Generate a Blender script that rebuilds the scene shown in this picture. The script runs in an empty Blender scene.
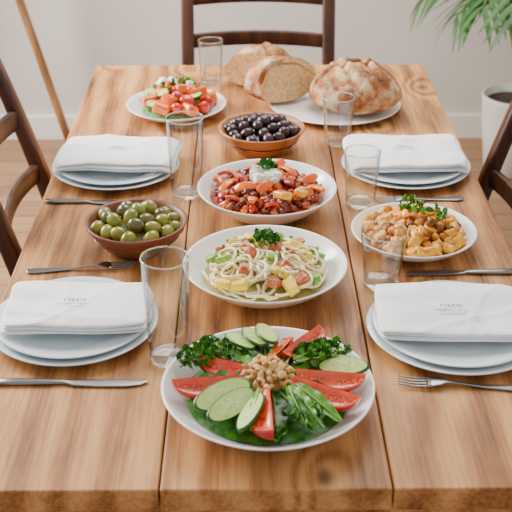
import bpy, bmesh, math, random
from mathutils import Vector, Matrix, Euler, noise

TZ = 0.75  # table top height
pi = math.pi

# ------------------------------------------------------------------ materials
def lin(c):
    o = []
    for v in c[:3]:
        v = v / 255.0
        o.append(v / 12.92 if v <= 0.04045 else ((v + 0.055) / 1.055) ** 2.4)
    return (o[0], o[1], o[2], 1.0)

def newmat(name):
    m = bpy.data.materials.new(name)
    m.use_nodes = True
    nt = m.node_tree
    nt.nodes.clear()
    out = nt.nodes.new('ShaderNodeOutputMaterial')
    b = nt.nodes.new('ShaderNodeBsdfPrincipled')
    nt.links.new(b.outputs[0], out.inputs[0])
    return m, nt, b, out

def nd(nt, typ, ins=None, **props):
    n = nt.nodes.new(typ)
    for k, v in props.items():
        setattr(n, k, v)
    if ins:
        for k, v in ins.items():
            if isinstance(v, bpy.types.NodeSocket):
                nt.links.new(v, n.inputs[k])
            else:
                n.inputs[k].default_value = v
    return n

def ramp(nt, fac, stops):
    r = nt.nodes.new('ShaderNodeValToRGB')
    nt.links.new(fac, r.inputs[0])
    e = r.color_ramp.elements
    while len(e) < len(stops):
        e.new(0.5)
    for i, (p, c) in enumerate(stops):
        e[i].position = p
        e[i].color = c
    return r

def simple(name, col, rough=0.5, col2=None, scale=60.0, bump=0.0, bscale=200.0, sss=0.0, spec=0.5, metal=0.0, coat=0.0, lo=0.35, hi=0.65):
    m, nt, b, out = newmat(name)
    b.inputs['Roughness'].default_value = rough
    b.inputs['Metallic'].default_value = metal
    b.inputs['Specular IOR Level'].default_value = spec
    b.inputs['Coat Weight'].default_value = coat
    b.inputs['Coat Roughness'].default_value = 0.1
    tc = nd(nt, 'ShaderNodeTexCoord')
    if col2 is None:
        b.inputs['Base Color'].default_value = lin(col)
    else:
        n = nd(nt, 'ShaderNodeTexNoise', {'Vector': tc.outputs['Object'], 'Scale': scale, 'Detail': 4.0})
        r = ramp(nt, n.outputs[0], [(lo, lin(col)), (hi, lin(col2))])
        nt.links.new(r.outputs[0], b.inputs['Base Color'])
    if bump > 0:
        n2 = nd(nt, 'ShaderNodeTexNoise', {'Vector': tc.outputs['Object'], 'Scale': bscale, 'Detail': 3.0})
        bp = nd(nt, 'ShaderNodeBump', {'Height': n2.outputs[0], 'Strength': bump, 'Distance': 0.002})
        nt.links.new(bp.outputs[0], b.inputs['Normal'])
    if sss > 0:
        b.inputs['Subsurface Weight'].default_value = sss
        b.inputs['Subsurface Radius'].default_value = (0.01, 0.006, 0.003)
        b.inputs['Subsurface Scale'].default_value = 0.5
    return m

def wood(name, cols, xs=7.0, ys=0.7, knots=True, rough=0.45, axis='Y', fine=1.0, stops=(0.36, 0.54, 0.74), spec=0.5):
    """grain runs along axis (object space)"""
    m, nt, b, out = newmat(name)
    tc = nd(nt, 'ShaderNodeTexCoord')
    oi = nd(nt, 'ShaderNodeObjectInfo')
    add = nd(nt, 'ShaderNodeVectorMath', {0: tc.outputs['Object']}, operation='ADD')
    mul = nd(nt, 'ShaderNodeMath', {0: oi.outputs['Random'], 1: 7.0}, operation='MULTIPLY')
    cmb = nd(nt, 'ShaderNodeCombineXYZ', {0: mul.outputs[0], 1: mul.outputs[0]})
    nt.links.new(cmb.outputs[0], add.inputs[1])
    vec = add.outputs[0]
    def sc(a, bb, c):
        d = {'X': (bb, a, c), 'Y': (a, bb, c), 'Z': (a, c, bb)}[axis]
        return nd(nt, 'ShaderNodeMapping', {'Vector': vec, 'Scale': d}).outputs[0]
    warp = nd(nt, 'ShaderNodeTexNoise', {'Vector': sc(xs * 0.5, ys, xs * 0.5), 'Scale': 1.0, 'Detail': 3.0})
    sep = nd(nt, 'ShaderNodeSeparateXYZ', {0: sc(xs, ys, xs)})
    if knots:
        vo = nd(nt, 'ShaderNodeTexVoronoi', {'Vector': sc(6.2, 3.6, 0.0), 'Scale': 1.0, 'Randomness': 1.0})
        kd = nd(nt, 'ShaderNodeMapRange', {0: vo.outputs['Distance'], 1: 0.0, 2: 0.42, 3: 1.0, 4: 0.0}, interpolation_type='SMOOTHSTEP')
        kdark = nd(nt, 'ShaderNodeMapRange', {0: vo.outputs['Distance'], 1: 0.03, 2: 0.13, 3: 0.85, 4: 0.0}, interpolation_type='SMOOTHSTEP')
        sel = nd(nt, 'ShaderNodeSeparateColor', {0: vo.outputs['Color']})
        gate = nd(nt, 'ShaderNodeMath', {0: sel.outputs[0], 1: 0.42}, operation='GREATER_THAN')
        kk = nd(nt, 'ShaderNodeMath', {0: kdark.outputs[0], 1: gate.outputs[0]}, operation='MULTIPLY')
        kg = nd(nt, 'ShaderNodeMath', {0: kd.outputs[0], 1: gate.outputs[0]}, operation='MULTIPLY')
        kterm = nd(nt, 'ShaderNodeMath', {0: kg.outputs[0], 1: 1.0}, operation='MULTIPLY').outputs[0]
    w2 = nd(nt, 'ShaderNodeMath', {0: warp.outputs[0], 1: 2.2}, operation='MULTIPLY')
    s1 = nd(nt, 'ShaderNodeMath', {0: w2.outputs[0], 1: sep.outputs['Y' if axis == 'X' else 'X']}, operation='ADD')
    last = s1.outputs[0]
    if knots:
        last = nd(nt, 'ShaderNodeMath', {0: last, 1: kterm}, operation='ADD').outputs[0]
    sx = nd(nt, 'ShaderNodeMath', {0: last, 1: 11.0}, operation='MULTIPLY')
    sn = nd(nt, 'ShaderNodeMath', {0: sx.outputs[0]}, operation='SINE')
    sn2 = nd(nt, 'ShaderNodeMapRange', {0: sn.outputs[0], 1: -1.0, 2: 1.0, 3: 0.0, 4: 1.0})
    fib = nd(nt, 'ShaderNodeTexNoise', {'Vector': sc(150 * fine, 5 * fine, 150 * fine), 'Scale': 1.0, 'Detail': 4.0, 'Roughness': 0.65})
    big = nd(nt, 'ShaderNodeTexNoise', {'Vector': sc(11, 2.6, 11), 'Scale': 1.0, 'Detail': 6.0, 'Roughness': 0.65})
    a1 = nd(nt, 'ShaderNodeMath', {0: sn2.outputs[0], 1: 0.18}, operation='MULTIPLY')
    a2 = nd(nt, 'ShaderNodeMath', {0: fib.outputs[0], 1: 0.44, 2: a1.outputs[0]}, operation='MULTIPLY_ADD')
    a3 = nd(nt, 'ShaderNodeMath', {0: big.outputs[0], 1: 0.58, 2: a2.outputs[0]}, operation='MULTIPLY_ADD')
    r = ramp(nt, a3.outputs[0], [(stops[0], lin(cols[0])), (stops[1], lin(cols[1])), (stops[2], lin(cols[2]))])
    col = r.outputs[0]
    if knots:
        mx = nd(nt, 'ShaderNodeMix', {0: kk.outputs[0]}, data_type='RGBA')
        nt.links.new(col, mx.inputs[6])
        mx.inputs[7].default_value = lin([c * 0.45 for c in cols[0]])
        col = mx.outputs[2]
    hv = nd(nt, 'ShaderNodeHueSaturation', {'Color': col})
    tv = nd(nt, 'ShaderNodeMapRange', {0: oi.outputs['Random'], 1: 0.0, 2: 1.0, 3: 0.92, 4: 1.08})
    nt.links.new(tv.outputs[0], hv.inputs['Value'])
    nt.links.new(hv.outputs[0], b.inputs['Base Color'])
    b.inputs['Roughness'].default_value = rough
    b.inputs['Specular IOR Level'].default_value = spec
    bp = nd(nt, 'ShaderNodeBump', {'Height': a3.outputs[0], 'Strength': 0.35, 'Distance': 0.002})
    nt.links.new(bp.outputs[0], b.inputs['Normal'])
    return m

M = {}
M['table'] = wood('oak_table_wood', [(74, 40, 17), (156, 101, 54), (204, 149, 92)], rough=0.52, spec=0.38)
M['chair'] = wood('dark_chair_wood', [(34, 18, 11), (64, 34, 21), (86, 50, 32)], knots=False, axis='Z', rough=0.35)
M['pole'] = wood('lamp_leg_wood', [(110, 76, 46), (148, 106, 68), (170, 128, 86)], knots=False, axis='Z')
M['white'] = simple('white_ceramic', (248, 248, 246), rough=0.18, coat=0.3)
M['plate'] = simple('pale_blue_ceramic', (220, 232, 238), rough=0.2, coat=0.3)
M['terra'] = simple('terracotta', (108, 54, 36), rough=0.45, col2=(132, 70, 48), scale=30, bump=0.1)
M['bwood'] = wood('bowl_wood', [(110, 58, 28), (164, 100, 54), (190, 128, 76)], knots=False, axis='X', xs=20, ys=3)
M['steel'] = simple('stainless_steel', (138, 138, 140), rough=0.28, metal=1.0)
M['linen'] = simple('white_linen', (248, 250, 254), rough=0.9, bump=0.25, bscale=900, spec=0.1)
M['ink'] = simple('grey_print', (150, 152, 158), rough=0.9)
M['tskin'] = simple('tomato_skin', (186, 10, 2), rough=0.14, col2=(216, 34, 6), scale=40, coat=0.5)
M['tflesh'] = simple('tomato_flesh', (224, 46, 14), rough=0.2, col2=(238, 88, 38), scale=60, coat=0.4)
M['tgel'] = simple('tomato_gel', (200, 24, 2), rough=0.12, col2=(244, 136, 44), scale=230, lo=0.48, hi=0.68, bump=0.4, bscale=260, coat=0.6)
M['cskin'] = simple('cucumber_skin', (22, 70, 12), rough=0.3, col2=(48, 106, 26), scale=80)
M['cflesh'] = simple('cucumber_flesh', (182, 214, 106), rough=0.3, col2=(202, 226, 134), scale=60, sss=0.15)
M['cseed'] = simple('cucumber_seed', (220, 232, 160), rough=0.25, col2=(176, 206, 100), scale=190, sss=0.15, bump=0.3)
M['kale'] = simple('kale_leaf', (26, 84, 14), rough=0.42, col2=(74, 144, 34), scale=90, bump=0.4)
M['kale2'] = simple('kale_leaf_light', (66, 134, 26), rough=0.42, col2=(124, 180, 58), scale=90, bump=0.4)
M['kdark'] = simple('spinach_leaf', (20, 60, 14), rough=0.4, col2=(48, 100, 26), scale=70, bump=0.3)
M['stem'] = simple('green_stem', (128, 176, 74), rough=0.4)
M['parsley'] = simple('parsley', (26, 90, 16), rough=0.45, col2=(60, 138, 32), scale=120)
M['nut'] = simple('walnut', (178, 118, 54), rough=0.5, col2=(222, 174, 102), scale=120, bump=0.6, bscale=180)
M['nut2'] = simple('toasted_grain', (224, 176, 94), rough=0.5, col2=(248, 218, 154), scale=90)
M['noodle'] = simple('pasta', (248, 234, 182), rough=0.35, sss=0.05)
M['sauce_cream'] = simple('pasta_base', (196, 168, 104), rough=0.4, col2=(150, 150, 70), scale=70)
M['cheese'] = simple('yellow_cheese', (248, 204, 30), rough=0.35, col2=(252, 222, 78), scale=60, sss=0.1)
M['ham'] = simple('ham', (186, 78, 48), rough=0.35, col2=(218, 124, 88), scale=90, sss=0.1)
M['avo'] = simple('avocado', (96, 150, 30), rough=0.35, col2=(160, 196, 70), scale=60)
M['cream'] = simple('feta_cream', (250, 248, 236), rough=0.45, bump=0.3, bscale=120, sss=0.1)
M['orange'] = simple('orange_pepper', (230, 76, 1), rough=0.2, col2=(244, 120, 4), scale=50, coat=0.35)
M['yellow'] = simple('yellow_pepper', (238, 156, 6), rough=0.2, col2=(246, 182, 28), scale=50, coat=0.35)
M['red'] = simple('red_pepper', (150, 16, 3), rough=0.25, col2=(200, 44, 5), scale=60, coat=0.35)
M['bean'] = simple('kidney_bean', (80, 18, 6), rough=0.35, col2=(136, 44, 12), scale=60, coat=0.15)
M['sauce'] = simple('tomato_sauce', (112, 30, 4), rough=0.35, col2=(184, 76, 10), scale=60, bump=0.6, bscale=90, coat=0.2)
M['pot'] = simple('roast_potato', (222, 138, 14), rough=0.42, col2=(248, 190, 50), scale=110, bump=0.5, bscale=160, coat=0.1)
M['chick'] = simple('roasted_chickpea', (186, 102, 14), rough=0.45, col2=(234, 164, 54), scale=110, bump=0.5, bscale=160)
M['char'] = simple('charred_onion', (96, 42, 8), rough=0.45, col2=(170, 86, 18), scale=90, bump=0.4)
M['golive'] = simple('green_olive', (112, 116, 24), rough=0.22, col2=(156, 154, 54), scale=30, coat=0.5)
M['golive2'] = simple('olive_dark_green', (72, 72, 20), rough=0.22, col2=(108, 100, 34), scale=30, coat=0.5)
M['bolive'] = simple('black_olive', (30, 10, 18), rough=0.3, col2=(62, 28, 42), scale=40, coat=0.25)
M['pit'] = simple('olive_hole', (60, 44, 18), rough=0.5)
M['crumb'] = simple('bread_crumb', (206, 162, 104), rough=0.85, col2=(238, 208, 156), scale=110, bump=0.8, bscale=140)
M['leaf'] = simple('palm_leaf', (34, 78, 30), rough=0.45, col2=(66, 116, 48), scale=12)
M['planter'] = simple('planter_glaze', (214, 214, 210), rough=0.5)
M['soil'] = simple('potting_soil', (50, 36, 26), rough=0.95, col2=(80, 60, 44), scale=80, bump=0.8)
M['wall'] = simple('painted_wall', (208, 204, 199), rough=0.9, col2=(213, 209, 204), scale=2, spec=0.2)
M['trim'] = simple('white_trim', (232, 230, 226), rough=0.5)
M['shade'] = simple('lamp_shade', (228, 218, 198), rough=0.9)
M['brass'] = simple('brass', (190, 150, 80), rough=0.3, metal=1.0)

def crust_mat():
    m, nt, b, out = newmat('bread_crust')
    tc = nd(nt, 'ShaderNodeTexCoord')
    n = nd(nt, 'ShaderNodeTexNoise', {'Vector': tc.outputs['Object'], 'Scale': 16.0, 'Detail': 6.0, 'Roughness': 0.65})
    r = ramp(nt, n.outputs[0], [(0.34, lin((88, 42, 10))), (0.5, lin((160, 94, 38))), (0.66, lin((208, 150, 80)))])
    n2 = nd(nt, 'ShaderNodeTexNoise', {'Vector': tc.outputs['Object'], 'Scale': 18.0, 'Detail': 7.0, 'Roughness': 0.76})
    f = nd(nt, 'ShaderNodeMapRange', {0: n2.outputs[0], 1: 0.48, 2: 0.63, 3: 0.0, 4: 0.7})
    mx = nd(nt, 'ShaderNodeMix', {0: f.outputs[0]}, data_type='RGBA')
    nt.links.new(r.outputs[0], mx.inputs[6])
    mx.inputs[7].default_value = lin((238, 218, 180))
    nt.links.new(mx.outputs[2], b.inputs['Base Color'])
    b.inputs['Roughness'].default_value = 0.75
    bp = nd(nt, 'ShaderNodeBump', {'Height': n2.outputs[0], 'Strength': 0.8, 'Distance': 0.005})
    nt.links.new(bp.outputs[0], b.inputs['Normal'])
    return m
M['crust'] = crust_mat()

def glass_mat(name, solid):
    """drinking-glass: transmission darkens and reflection grows at grazing angles; solid parts also refract"""
    m = bpy.data.materials.new(name)
    m.use_nodes = True
    nt = m.node_tree
    nt.nodes.clear()
    out = nt.nodes.new('ShaderNodeOutputMaterial')
    lw = nd(nt, 'ShaderNodeLayerWeight', {'Blend': 0.5})
    cr = ramp(nt, lw.outputs['Facing'], [(0.0, (0.98, 0.99, 0.99, 1)), (0.55, (0.925, 0.935, 0.935, 1)), (0.82, (0.72, 0.745, 0.75, 1)), (1.0, (0.2, 0.22, 0.23, 1))])
    tr = nd(nt, 'ShaderNodeBsdfTransparent')
    nt.links.new(cr.outputs[0], tr.inputs[0])
    gl = nd(nt, 'ShaderNodeBsdfGlossy', {'Roughness': 0.03})
    pw = nd(nt, 'ShaderNodeMath', {0: lw.outputs['Facing'], 1: 3.0}, operation='POWER')
    fr = nd(nt, 'ShaderNodeMath', {0: pw.outputs[0], 1: 0.75, 2: 0.055}, operation='MULTIPLY_ADD')
    mx = nd(nt, 'ShaderNodeMixShader')
    nt.links.new(fr.outputs[0], mx.inputs[0])
    nt.links.new(tr.outputs[0], mx.inputs[1])
    nt.links.new(gl.outputs[0], mx.inputs[2])
    last = mx
    if solid > 0:
        g = nd(nt, 'ShaderNodeBsdfGlass', {'Roughness': 0.02, 'IOR': 1.48, 'Color': (0.97, 0.985, 0.985, 1)})
        last = nd(nt, 'ShaderNodeMixShader', {0: solid})
        nt.links.new(mx.outputs[0], last.inputs[1])
        nt.links.new(g.outputs[0], last.inputs[2])
    nt.links.new(last.outputs[0], out.inputs[0])
    return m
M['glass'] = glass_mat('clear_glass', 0)
M['glass_base'] = glass_mat('clear_glass_base', 0.38)
M['glass_rim'] = glass_mat('clear_glass_rim', 0.8)

def floor_mat():
    m, nt, b, out = newmat('floor_boards')
    tc = nd(nt, 'ShaderNodeTexCoord')
    br = nd(nt, 'ShaderNodeTexBrick', {'Vector': tc.outputs['Object'], 'Scale': 1.0, 'Mortar Size': 0.003, 'Brick Width': 1.4, 'Row Height': 0.13,
            'Color1': lin((158, 120, 88)), 'Color2': lin((140, 104, 76)), 'Mortar': lin((80, 56, 40))})
    mp = nd(nt, 'ShaderNodeMapping', {'Vector': tc.outputs['Object'], 'Scale': (3, 40, 1)})
    n = nd(nt, 'ShaderNodeTexNoise', {'Vector': mp.outputs[0], 'Scale': 1.0, 'Detail': 4.0})
    mr = nd(nt, 'ShaderNodeMapRange', {0: n.outputs[0], 1: 0.3, 2: 0.7, 3: 0.85, 4: 1.12})
    hv = nd(nt, 'ShaderNodeHueSaturation', {'Color': br.outputs[0], 'Value': mr.outputs[0]})
    nt.links.new(hv.outputs[0], b.inputs['Base Color'])
    b.inputs['Roughness'].default_value = 0.45
    return m
M['floor'] = floor_mat()

# ------------------------------------------------------------------ mesh builder
class MB:
    def __init__(s):
        s.v = []; s.f = []; s.m = []; s.mats = []; s.sm = []
    def mi(s, key):
        if key not in s.mats:
            s.mats.append(key)
        return s.mats.index(key)
    def add(s, verts, faces, mat, mtx=None, smooth=True, fmats=None):
        o = len(s.v)
        for v in verts:
            v = Vector(v)
            s.v.append(mtx @ v if mtx else v)
        mi = None if fmats else s.mi(mat)
        for i, f in enumerate(faces):
            s.f.append([o + k for k in f])
            s.m.append(s.mi(fmats[i]) if fmats else mi)
            s.sm.append(smooth)
    def obj(s, name, parent=None, loc=(0, 0, 0), rot=(0, 0, 0)):
        me = bpy.data.meshes.new(name)
        me.from_pydata([tuple(v) for v in s.v], [], s.f)
        for k in s.mats:
            me.materials.append(M[k])
        me.polygons.foreach_set('material_index', s.m)
        me.polygons.foreach_set('use_smooth', s.sm)
        me.update()
        bm = bmesh.new(); bm.from_mesh(me)
        bmesh.ops.recalc_face_normals(bm, faces=bm.faces)
        bm.to_mesh(me); bm.free()
        ob = bpy.data.objects.new(name, me)
        bpy.context.scene.collection.objects.link(ob)
        ob.location = loc
        ob.rotation_euler = rot
        if parent:
            ob.parent = parent
        return ob

def empty(name, loc, rot=(0, 0, 0)):
    e = bpy.data.objects.new(name, None)
    e.empty_display_size = 0.05
    e.location = loc
    e.rotation_euler = rot
    bpy.context.scene.collection.objects.link(e)
    return e

def T(loc, rot=(0, 0, 0), sc=(1, 1, 1)):
    if not hasattr(sc, '__len__'):
        sc = (sc, sc, sc)
    return Matrix.LocRotScale(Vector(loc), Euler(rot), Vector(sc))

def _ico(sub):
    bm = bmesh.new(); bmesh.ops.create_icosphere(bm, subdivisions=sub, radius=1.0)
    v = [x.co.copy() for x in bm.verts]; f = [[a.index for a in p.verts] for p in bm.faces]
    bm.free(); return v, f
ICO2 = _ico(2); ICO3 = _ico(3); ICO5 = _ico(6)

def _rc(cuts, b):
    bm = bmesh.new(); bmesh.ops.create_cube(bm, size=2.0)
    bmesh.ops.subdivide_edges(bm, edges=bm.edges[:], cuts=cuts, use_grid_fill=True)
    v = []
    for x in bm.verts:
        c = x.co
        i = Vector([max(-(1 - b), min(1 - b, k)) for k in c])
        d = c - i
        if d.length > 1e-6:
            d = d.normalized() * b
        v.append(i + d)
    f = [[a.index for a in p.verts] for p in bm.faces]
    bm.free(); return v, f
RC = _rc(4, 0.35)
RCS = _rc(6, 0.12)

def lathe(mb, prof, mat, segs=64, mtx=None):
    verts = []; faces = []; idx = []
    for (r, z) in prof:
        if r < 1e-6:
            idx.append([len(verts)]); verts.append((0, 0, z))
        else:
            row = []
            for i in range(segs):
                a = 2 * pi * i / segs
                row.append(len(verts)); verts.append((r * math.cos(a), r * math.sin(a), z))
            idx.append(row)
    for k in range(len(prof) - 1):
        A, B = idx[k], idx[k + 1]
        for i in range(segs):
            j = (i + 1) % segs
            if len(A) == 1 and len(B) == 1:
                continue
            if len(A) == 1:
                faces.append([A[0], B[i], B[j]])
            elif len(B) == 1:
                faces.append([A[i], A[j], B[0]])
            else:
                faces.append([A[i], A[j], B[j], B[i]])
    mb.add(verts, faces, mat, mtx)

def tube(mb, pts, rad, mat, n=7, mtx=None):
    pts = [Vector(p) for p in pts]
    if not hasattr(rad, '__len__'):
        rad = [rad] * len(pts)
    verts = []; faces = []
    up = Vector((0.13, 0.27, 0.95)).normalized()
    for i, p in enumerate(pts):
        t = (pts[min(i + 1, len(pts) - 1)] - pts[max(i - 1, 0)]).normalized()
        a = t.cross(up)
        if a.length < 1e-3:
            a = t.cross(Vector((1, 0, 0)))
        a.normalize(); b = t.cross(a).normalized()
        for k in range(n):
            g = 2 * pi * k / n
            verts.append(p + (a * math.cos(g) + b * math.sin(g)) * rad[i])
    for i in range(len(pts) - 1):
        for k in range(n):
            k2 = (k + 1) % n
            faces.append([i * n + k, i * n + k2, (i + 1) * n + k2, (i + 1) * n + k])
    faces.append(list(range(n))[::-1])
    faces.append([(len(pts) - 1) * n + k for k in range(n)])
    mb.add(verts, faces, mat, mtx)

def loft(mb, secs, mat, n=16, p=2.6, mtx=None, ax='X'):
    verts = []; faces = []
    for (s, cy, cz, hw, ht) in secs:
        for k in range(n):
            g = 2 * pi * k / n
            c, d = math.cos(g), math.sin(g)
            y = cy + hw * math.copysign(abs(c) ** (2 / p), c)
            z = cz + ht * math.copysign(abs(d) ** (2 / p), d)
            if ax == 'X':
                verts.append((s, y, z))
            elif ax == 'Z':
                verts.append((y, z, s))
            else:
                verts.append((y, s, z))
    m = len(secs)
    for i in range(m - 1):
        for k in range(n):
            k2 = (k + 1) % n
            faces.append([i * n + k, i * n + k2, (i + 1) * n + k2, (i + 1) * n + k])
    faces.append(list(range(n))[::-1])
    faces.append([(m - 1) * n + k for k in range(n)])
    mb.add(verts, faces, mat, mtx)

def strip(mb, rho, ang, w, t, mat, mtx):
    """curved pepper strip, arching upward along X"""
    n = 12; m = 12; verts = []; faces = []
    for i in range(m + 1):
        a = -ang / 2 + ang * i / m
        k = max(0.25, math.sin(pi * (0.08 + 0.84 * i / m)) ** 0.5)
        c = Vector((rho * math.sin(a), 0, rho * math.cos(a) - rho))
        nrm = Vector((math.sin(a), 0, math.cos(a)))
        for j in range(n):
            g = 2 * pi * j / n
            cc, ss = math.cos(g), math.sin(g)
            verts.append(c + Vector((0, 1, 0)) * w * k * math.copysign(abs(cc) ** 0.7, cc) + nrm * t * math.copysign(abs(ss) ** 0.7, ss))
    for i in range(m):
        for j in range(n):
            j2 = (j + 1) % n
            faces.append([i * n + j, i * n + j2, (i + 1) * n + j2, (i + 1) * n + j])
    faces.append(list(range(n))[::-1]); faces.append([m * n + j for j in range(n)])
    mb.add(verts, faces, mat, mtx)

def cosd(i, n):
    return math.cos(pi * i / n)

def wedge(mb, L, R, ang, mtx, bend=0.0, skin='tskin', flesh='tflesh', gel='tgel'):
    """tomato wedge; apex line on X at z=0; the sector lies below; face A points to +y horizontally"""
    nt_, na = 18, 8
    def prof(i):
        t = -cosd(i, nt_)
        return t, R * max(0, 1 - t * t) ** 0.42
    verts = []; faces = []
    for i in range(nt_ + 1):
        t, rr = prof(i)
        for j in range(na + 1):
            a = -ang * j / na
            verts.append((L * t, rr * math.cos(a), rr * math.sin(a) + bend * t * t))
    for i in range(nt_):
        for j in range(na):
            o = i * (na + 1) + j; q = o + na + 1
            faces.append([o, o + 1, q + 1, q])
    mb.add(verts, faces, skin, mtx)
    for a in (0.0, -ang):
        verts = []; faces = []; fm = []
        rs = [0.0, 0.2, 0.3, 0.55, 0.78, 0.84, 0.95, 1.0]
        dz = [0.1, 0.08, 0.0, -0.02, 0.0, 0.04, 0.03, 0.0]
        for i in range(nt_ + 1):
            t, rr = prof(i)
            for u, d in zip(rs, dz):
                off = d * R * (1 - t * t) * (1 if a == 0 else -1)
                r_ = rr * u
                verts.append((L * t, r_ * math.cos(a) - off * math.sin(a), r_ * math.sin(a) + off * math.cos(a) + bend * t * t))
        m = len(rs)
        for i in range(nt_):
            for j in range(m - 1):
                o = i * m + j; q = o + m
                faces.append([o, o + 1, q + 1, q])
                inner = 2 <= j <= 4 and 2 <= i <= nt_ - 3 and abs(i - nt_ / 2 + 0.5) > 0.8
                fm.append(gel if inner else (skin if j == m - 2 else flesh))
        mb.add(verts, faces, None, mtx, True, fm)

def cuke(mb, rx, ry, th, mtx):
    segs = 32; verts = []; faces = []; fm = []
    rings = [(0.0, 1), (0.55, 1), (0.6, 1), (0.9, 1), (0.93, 1), (1.0, 0.6), (1.0, -0.6), (0.93, -1), (0.55, -1), (0.0, -1)]
    idx = []
    for (r, z) in rings:
        if r == 0:
            idx.append([len(verts)]); verts.append((0, 0, z * th / 2))
        else:
            row = []
            for i in range(segs):
                a = 2 * pi * i / segs
                row.append(len(verts)); verts.append((rx * r * math.cos(a), ry * r * math.sin(a), z * th / 2))
            idx.append(row)
    names = ['cseed', 'cseed', 'cflesh', 'cskin', 'cskin', 'cskin', 'cskin', 'cflesh', 'cseed']
    for k in range(len(rings) - 1):
        A, B = idx[k], idx[k + 1]
        for i in range(segs):
            j = (i + 1) % segs
            if len(A) == 1: faces.append([A[0], B[i], B[j]])
            elif len(B) == 1: faces.append([A[i], A[j], B[0]])
            else: faces.append([A[i], A[j], B[j], B[i]])
            fm.append(names[k])
    mb.add(verts, faces, None, mtx, True, fm)

def ruffle(mb, size, mat, mtx, rng, lobes=6, amp=0.22, spread=2.4):
    na, nr = 18, 5
    verts = [(0, 0, 0)]; faces = []
    ph = rng.random() * 6
    curl = rng.uniform(0.1, 0.6)
    for j in range(1, nr + 1):
        r = j / nr
        for i in range(na + 1):
            a = -spread / 2 + spread * i / na
            rr = r * size * (1 + 0.14 * math.sin(a * lobes * 2 + ph) * r)
            z = size * (amp * r * r * math.sin(a * lobes * 1.7 + ph) + curl * r * r + 0.08 * r * math.sin(a * 17 + ph * 2))
            verts.append((rr * math.cos(a), rr * math.sin(a) * 0.9, z))
    for i in range(na):
        faces.append([0, 1 + i, 2 + i])
    for j in range(nr - 1):
        for i in range(na):
            o = 1 + j * (na + 1) + i; q = o + na + 1
            faces.append([o, o + 1, q + 1, q])
    mb.add(verts, faces, mat, mtx)

def longleaf(mb, L, W, mat, mtx, rng):
    """elongated leaf with midrib and wavy margin"""
    n, m = 14, 8
    verts = []; faces = []; fm = []
    ph = rng.random() * 6
    for i in range(n + 1):
        t = i / n
        w = W * math.sin(pi * min(1, 0.08 + 0.9 * t)) ** 0.7
        for j in range(m + 1):
            s = -1 + 2 * j / m
            z = 0.25 * W * abs(s) + 0.22 * W * math.sin(t * 22 + ph + (1.5 if s > 0 else 0)) * s * s - 0.12 * L * t * t
            verts.append((L * t, w * s, z))
    for i in range(n):
        for j in range(m):
            o = i * (m + 1) + j; q = o + m + 1
            faces.append([o, o + 1, q + 1, q]); fm.append(mat)
    mb.add(verts, faces, None, mtx, True, fm)
    tube(mb, [(L * k / 8, 0, 0.0015 - 0.12 * L * (k / 8) ** 2) for k in range(9)], [0.0022 - 0.0016 * k / 8 for k in range(9)], 'stem', 6, mtx)

def greens(mb, c, R, n, size, mats, rng, h=0.015, flat=0.8):
    for i in range(n):
        a = rng.random() * 2 * pi; r = R * math.sqrt(rng.random())
        p = Vector(c) + Vector((r * math.cos(a), r * math.sin(a), h * rng.random() * (1 - 0.5 * r / R)))
        rot = (rng.uniform(-flat, flat), rng.uniform(-flat - 0.3, 0.1), a + rng.uniform(-1, 1))
        ruffle(mb, size * rng.uniform(0.7, 1.2), rng.choice(mats), T(p, rot), rng)

def poisson(R, dmin, rng, tries=3000):
    pts = []
    for _ in range(tries):
        a = rng.random() * 2 * pi; r = R * math.sqrt(rng.random())
        x, y = r * math.cos(a), r * math.sin(a)
        if all((x - q[0]) ** 2 + (y - q[1]) ** 2 > dmin * dmin for q in pts):
            pts.append((x, y))
    return pts

def lumpy(tmpl, amp, fr, seed):
    off = Vector((seed * 3.1, seed * 1.7, seed * 0.9))
    return [v * (1 + amp * noise.noise(v * fr + off)) for v in tmpl[0]], tmpl[1]

# ------------------------------------------------------------------ dishes
def bowlprof(R, H, foot, th, p=1.7, n=16):
    out = [(0, 0.002), (foot * 0.92, 0.002), (foot * 0.94, 0), (foot, 0), (foot * 1.01, 0.003)]
    for i in range(1, n + 1):
        t = i / n
        out.append((foot + (R - foot) * t ** 0.95, 0.003 + (H - 0.003) * t ** p))
    inn = [(R - th * 0.4, H + th * 0.35), (R - th, H)]
    for i in range(n - 1, -1, -1):
        t = i / n
        inn.append((foot + (R - foot) * t ** 0.95 - th * (0.7 + 0.3 * t), 0.003 + (H - 0.003) * t ** p + th * (1 - t) * 1.0 + 0.001))
    inn.append((0, th + 0.003))
    return out + inn

def mound(mb, R, z0, h, mat, rng, amp=0.004):
    nr, na = 10, 40
    verts = [(0, 0, z0 + h)]; faces = []
    for j in range(1, nr + 1):
        r = R * j / nr
        for i in range(na):
            a = 2 * pi * i / na
            x, y = r * math.cos(a), r * math.sin(a)
            z = z0 + h * (1 - (r / R) ** 2) + amp * noise.noise(Vector((x * 60, y * 60, 1)))
            verts.append((x, y, z))
    for i in range(na):
        faces.append([0, 1 + i, 1 + (i + 1) % na])
    for j in range(nr - 1):
        for i in range(na):
            o = 1 + j * na; q = o + na; k = (i + 1) % na
            faces.append([o + i, q + i, q + k, o + k])
    mb.add(verts, faces, mat)

# ================= room =================
def box(name, c, s, mat, parent=None, bevel=0.0):
    mb = MB()
    hx, hy, hz = s[0] / 2, s[1] / 2, s[2] / 2
    v = [(x, y, z) for x in (-hx, hx) for y in (-hy, hy) for z in (-hz, hz)]
    f = [(0, 1, 3, 2), (4, 6, 7, 5), (0, 4, 5, 1), (2, 3, 7, 6), (0, 2, 6, 4), (1, 5, 7, 3)]
    mb.add(v, f, mat, None, False)
    ob = mb.obj(name, parent, c)
    if bevel > 0:
        md = ob.modifiers.new('bevel', 'BEVEL'); md.width = bevel; md.segments = 3
    return ob

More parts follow.
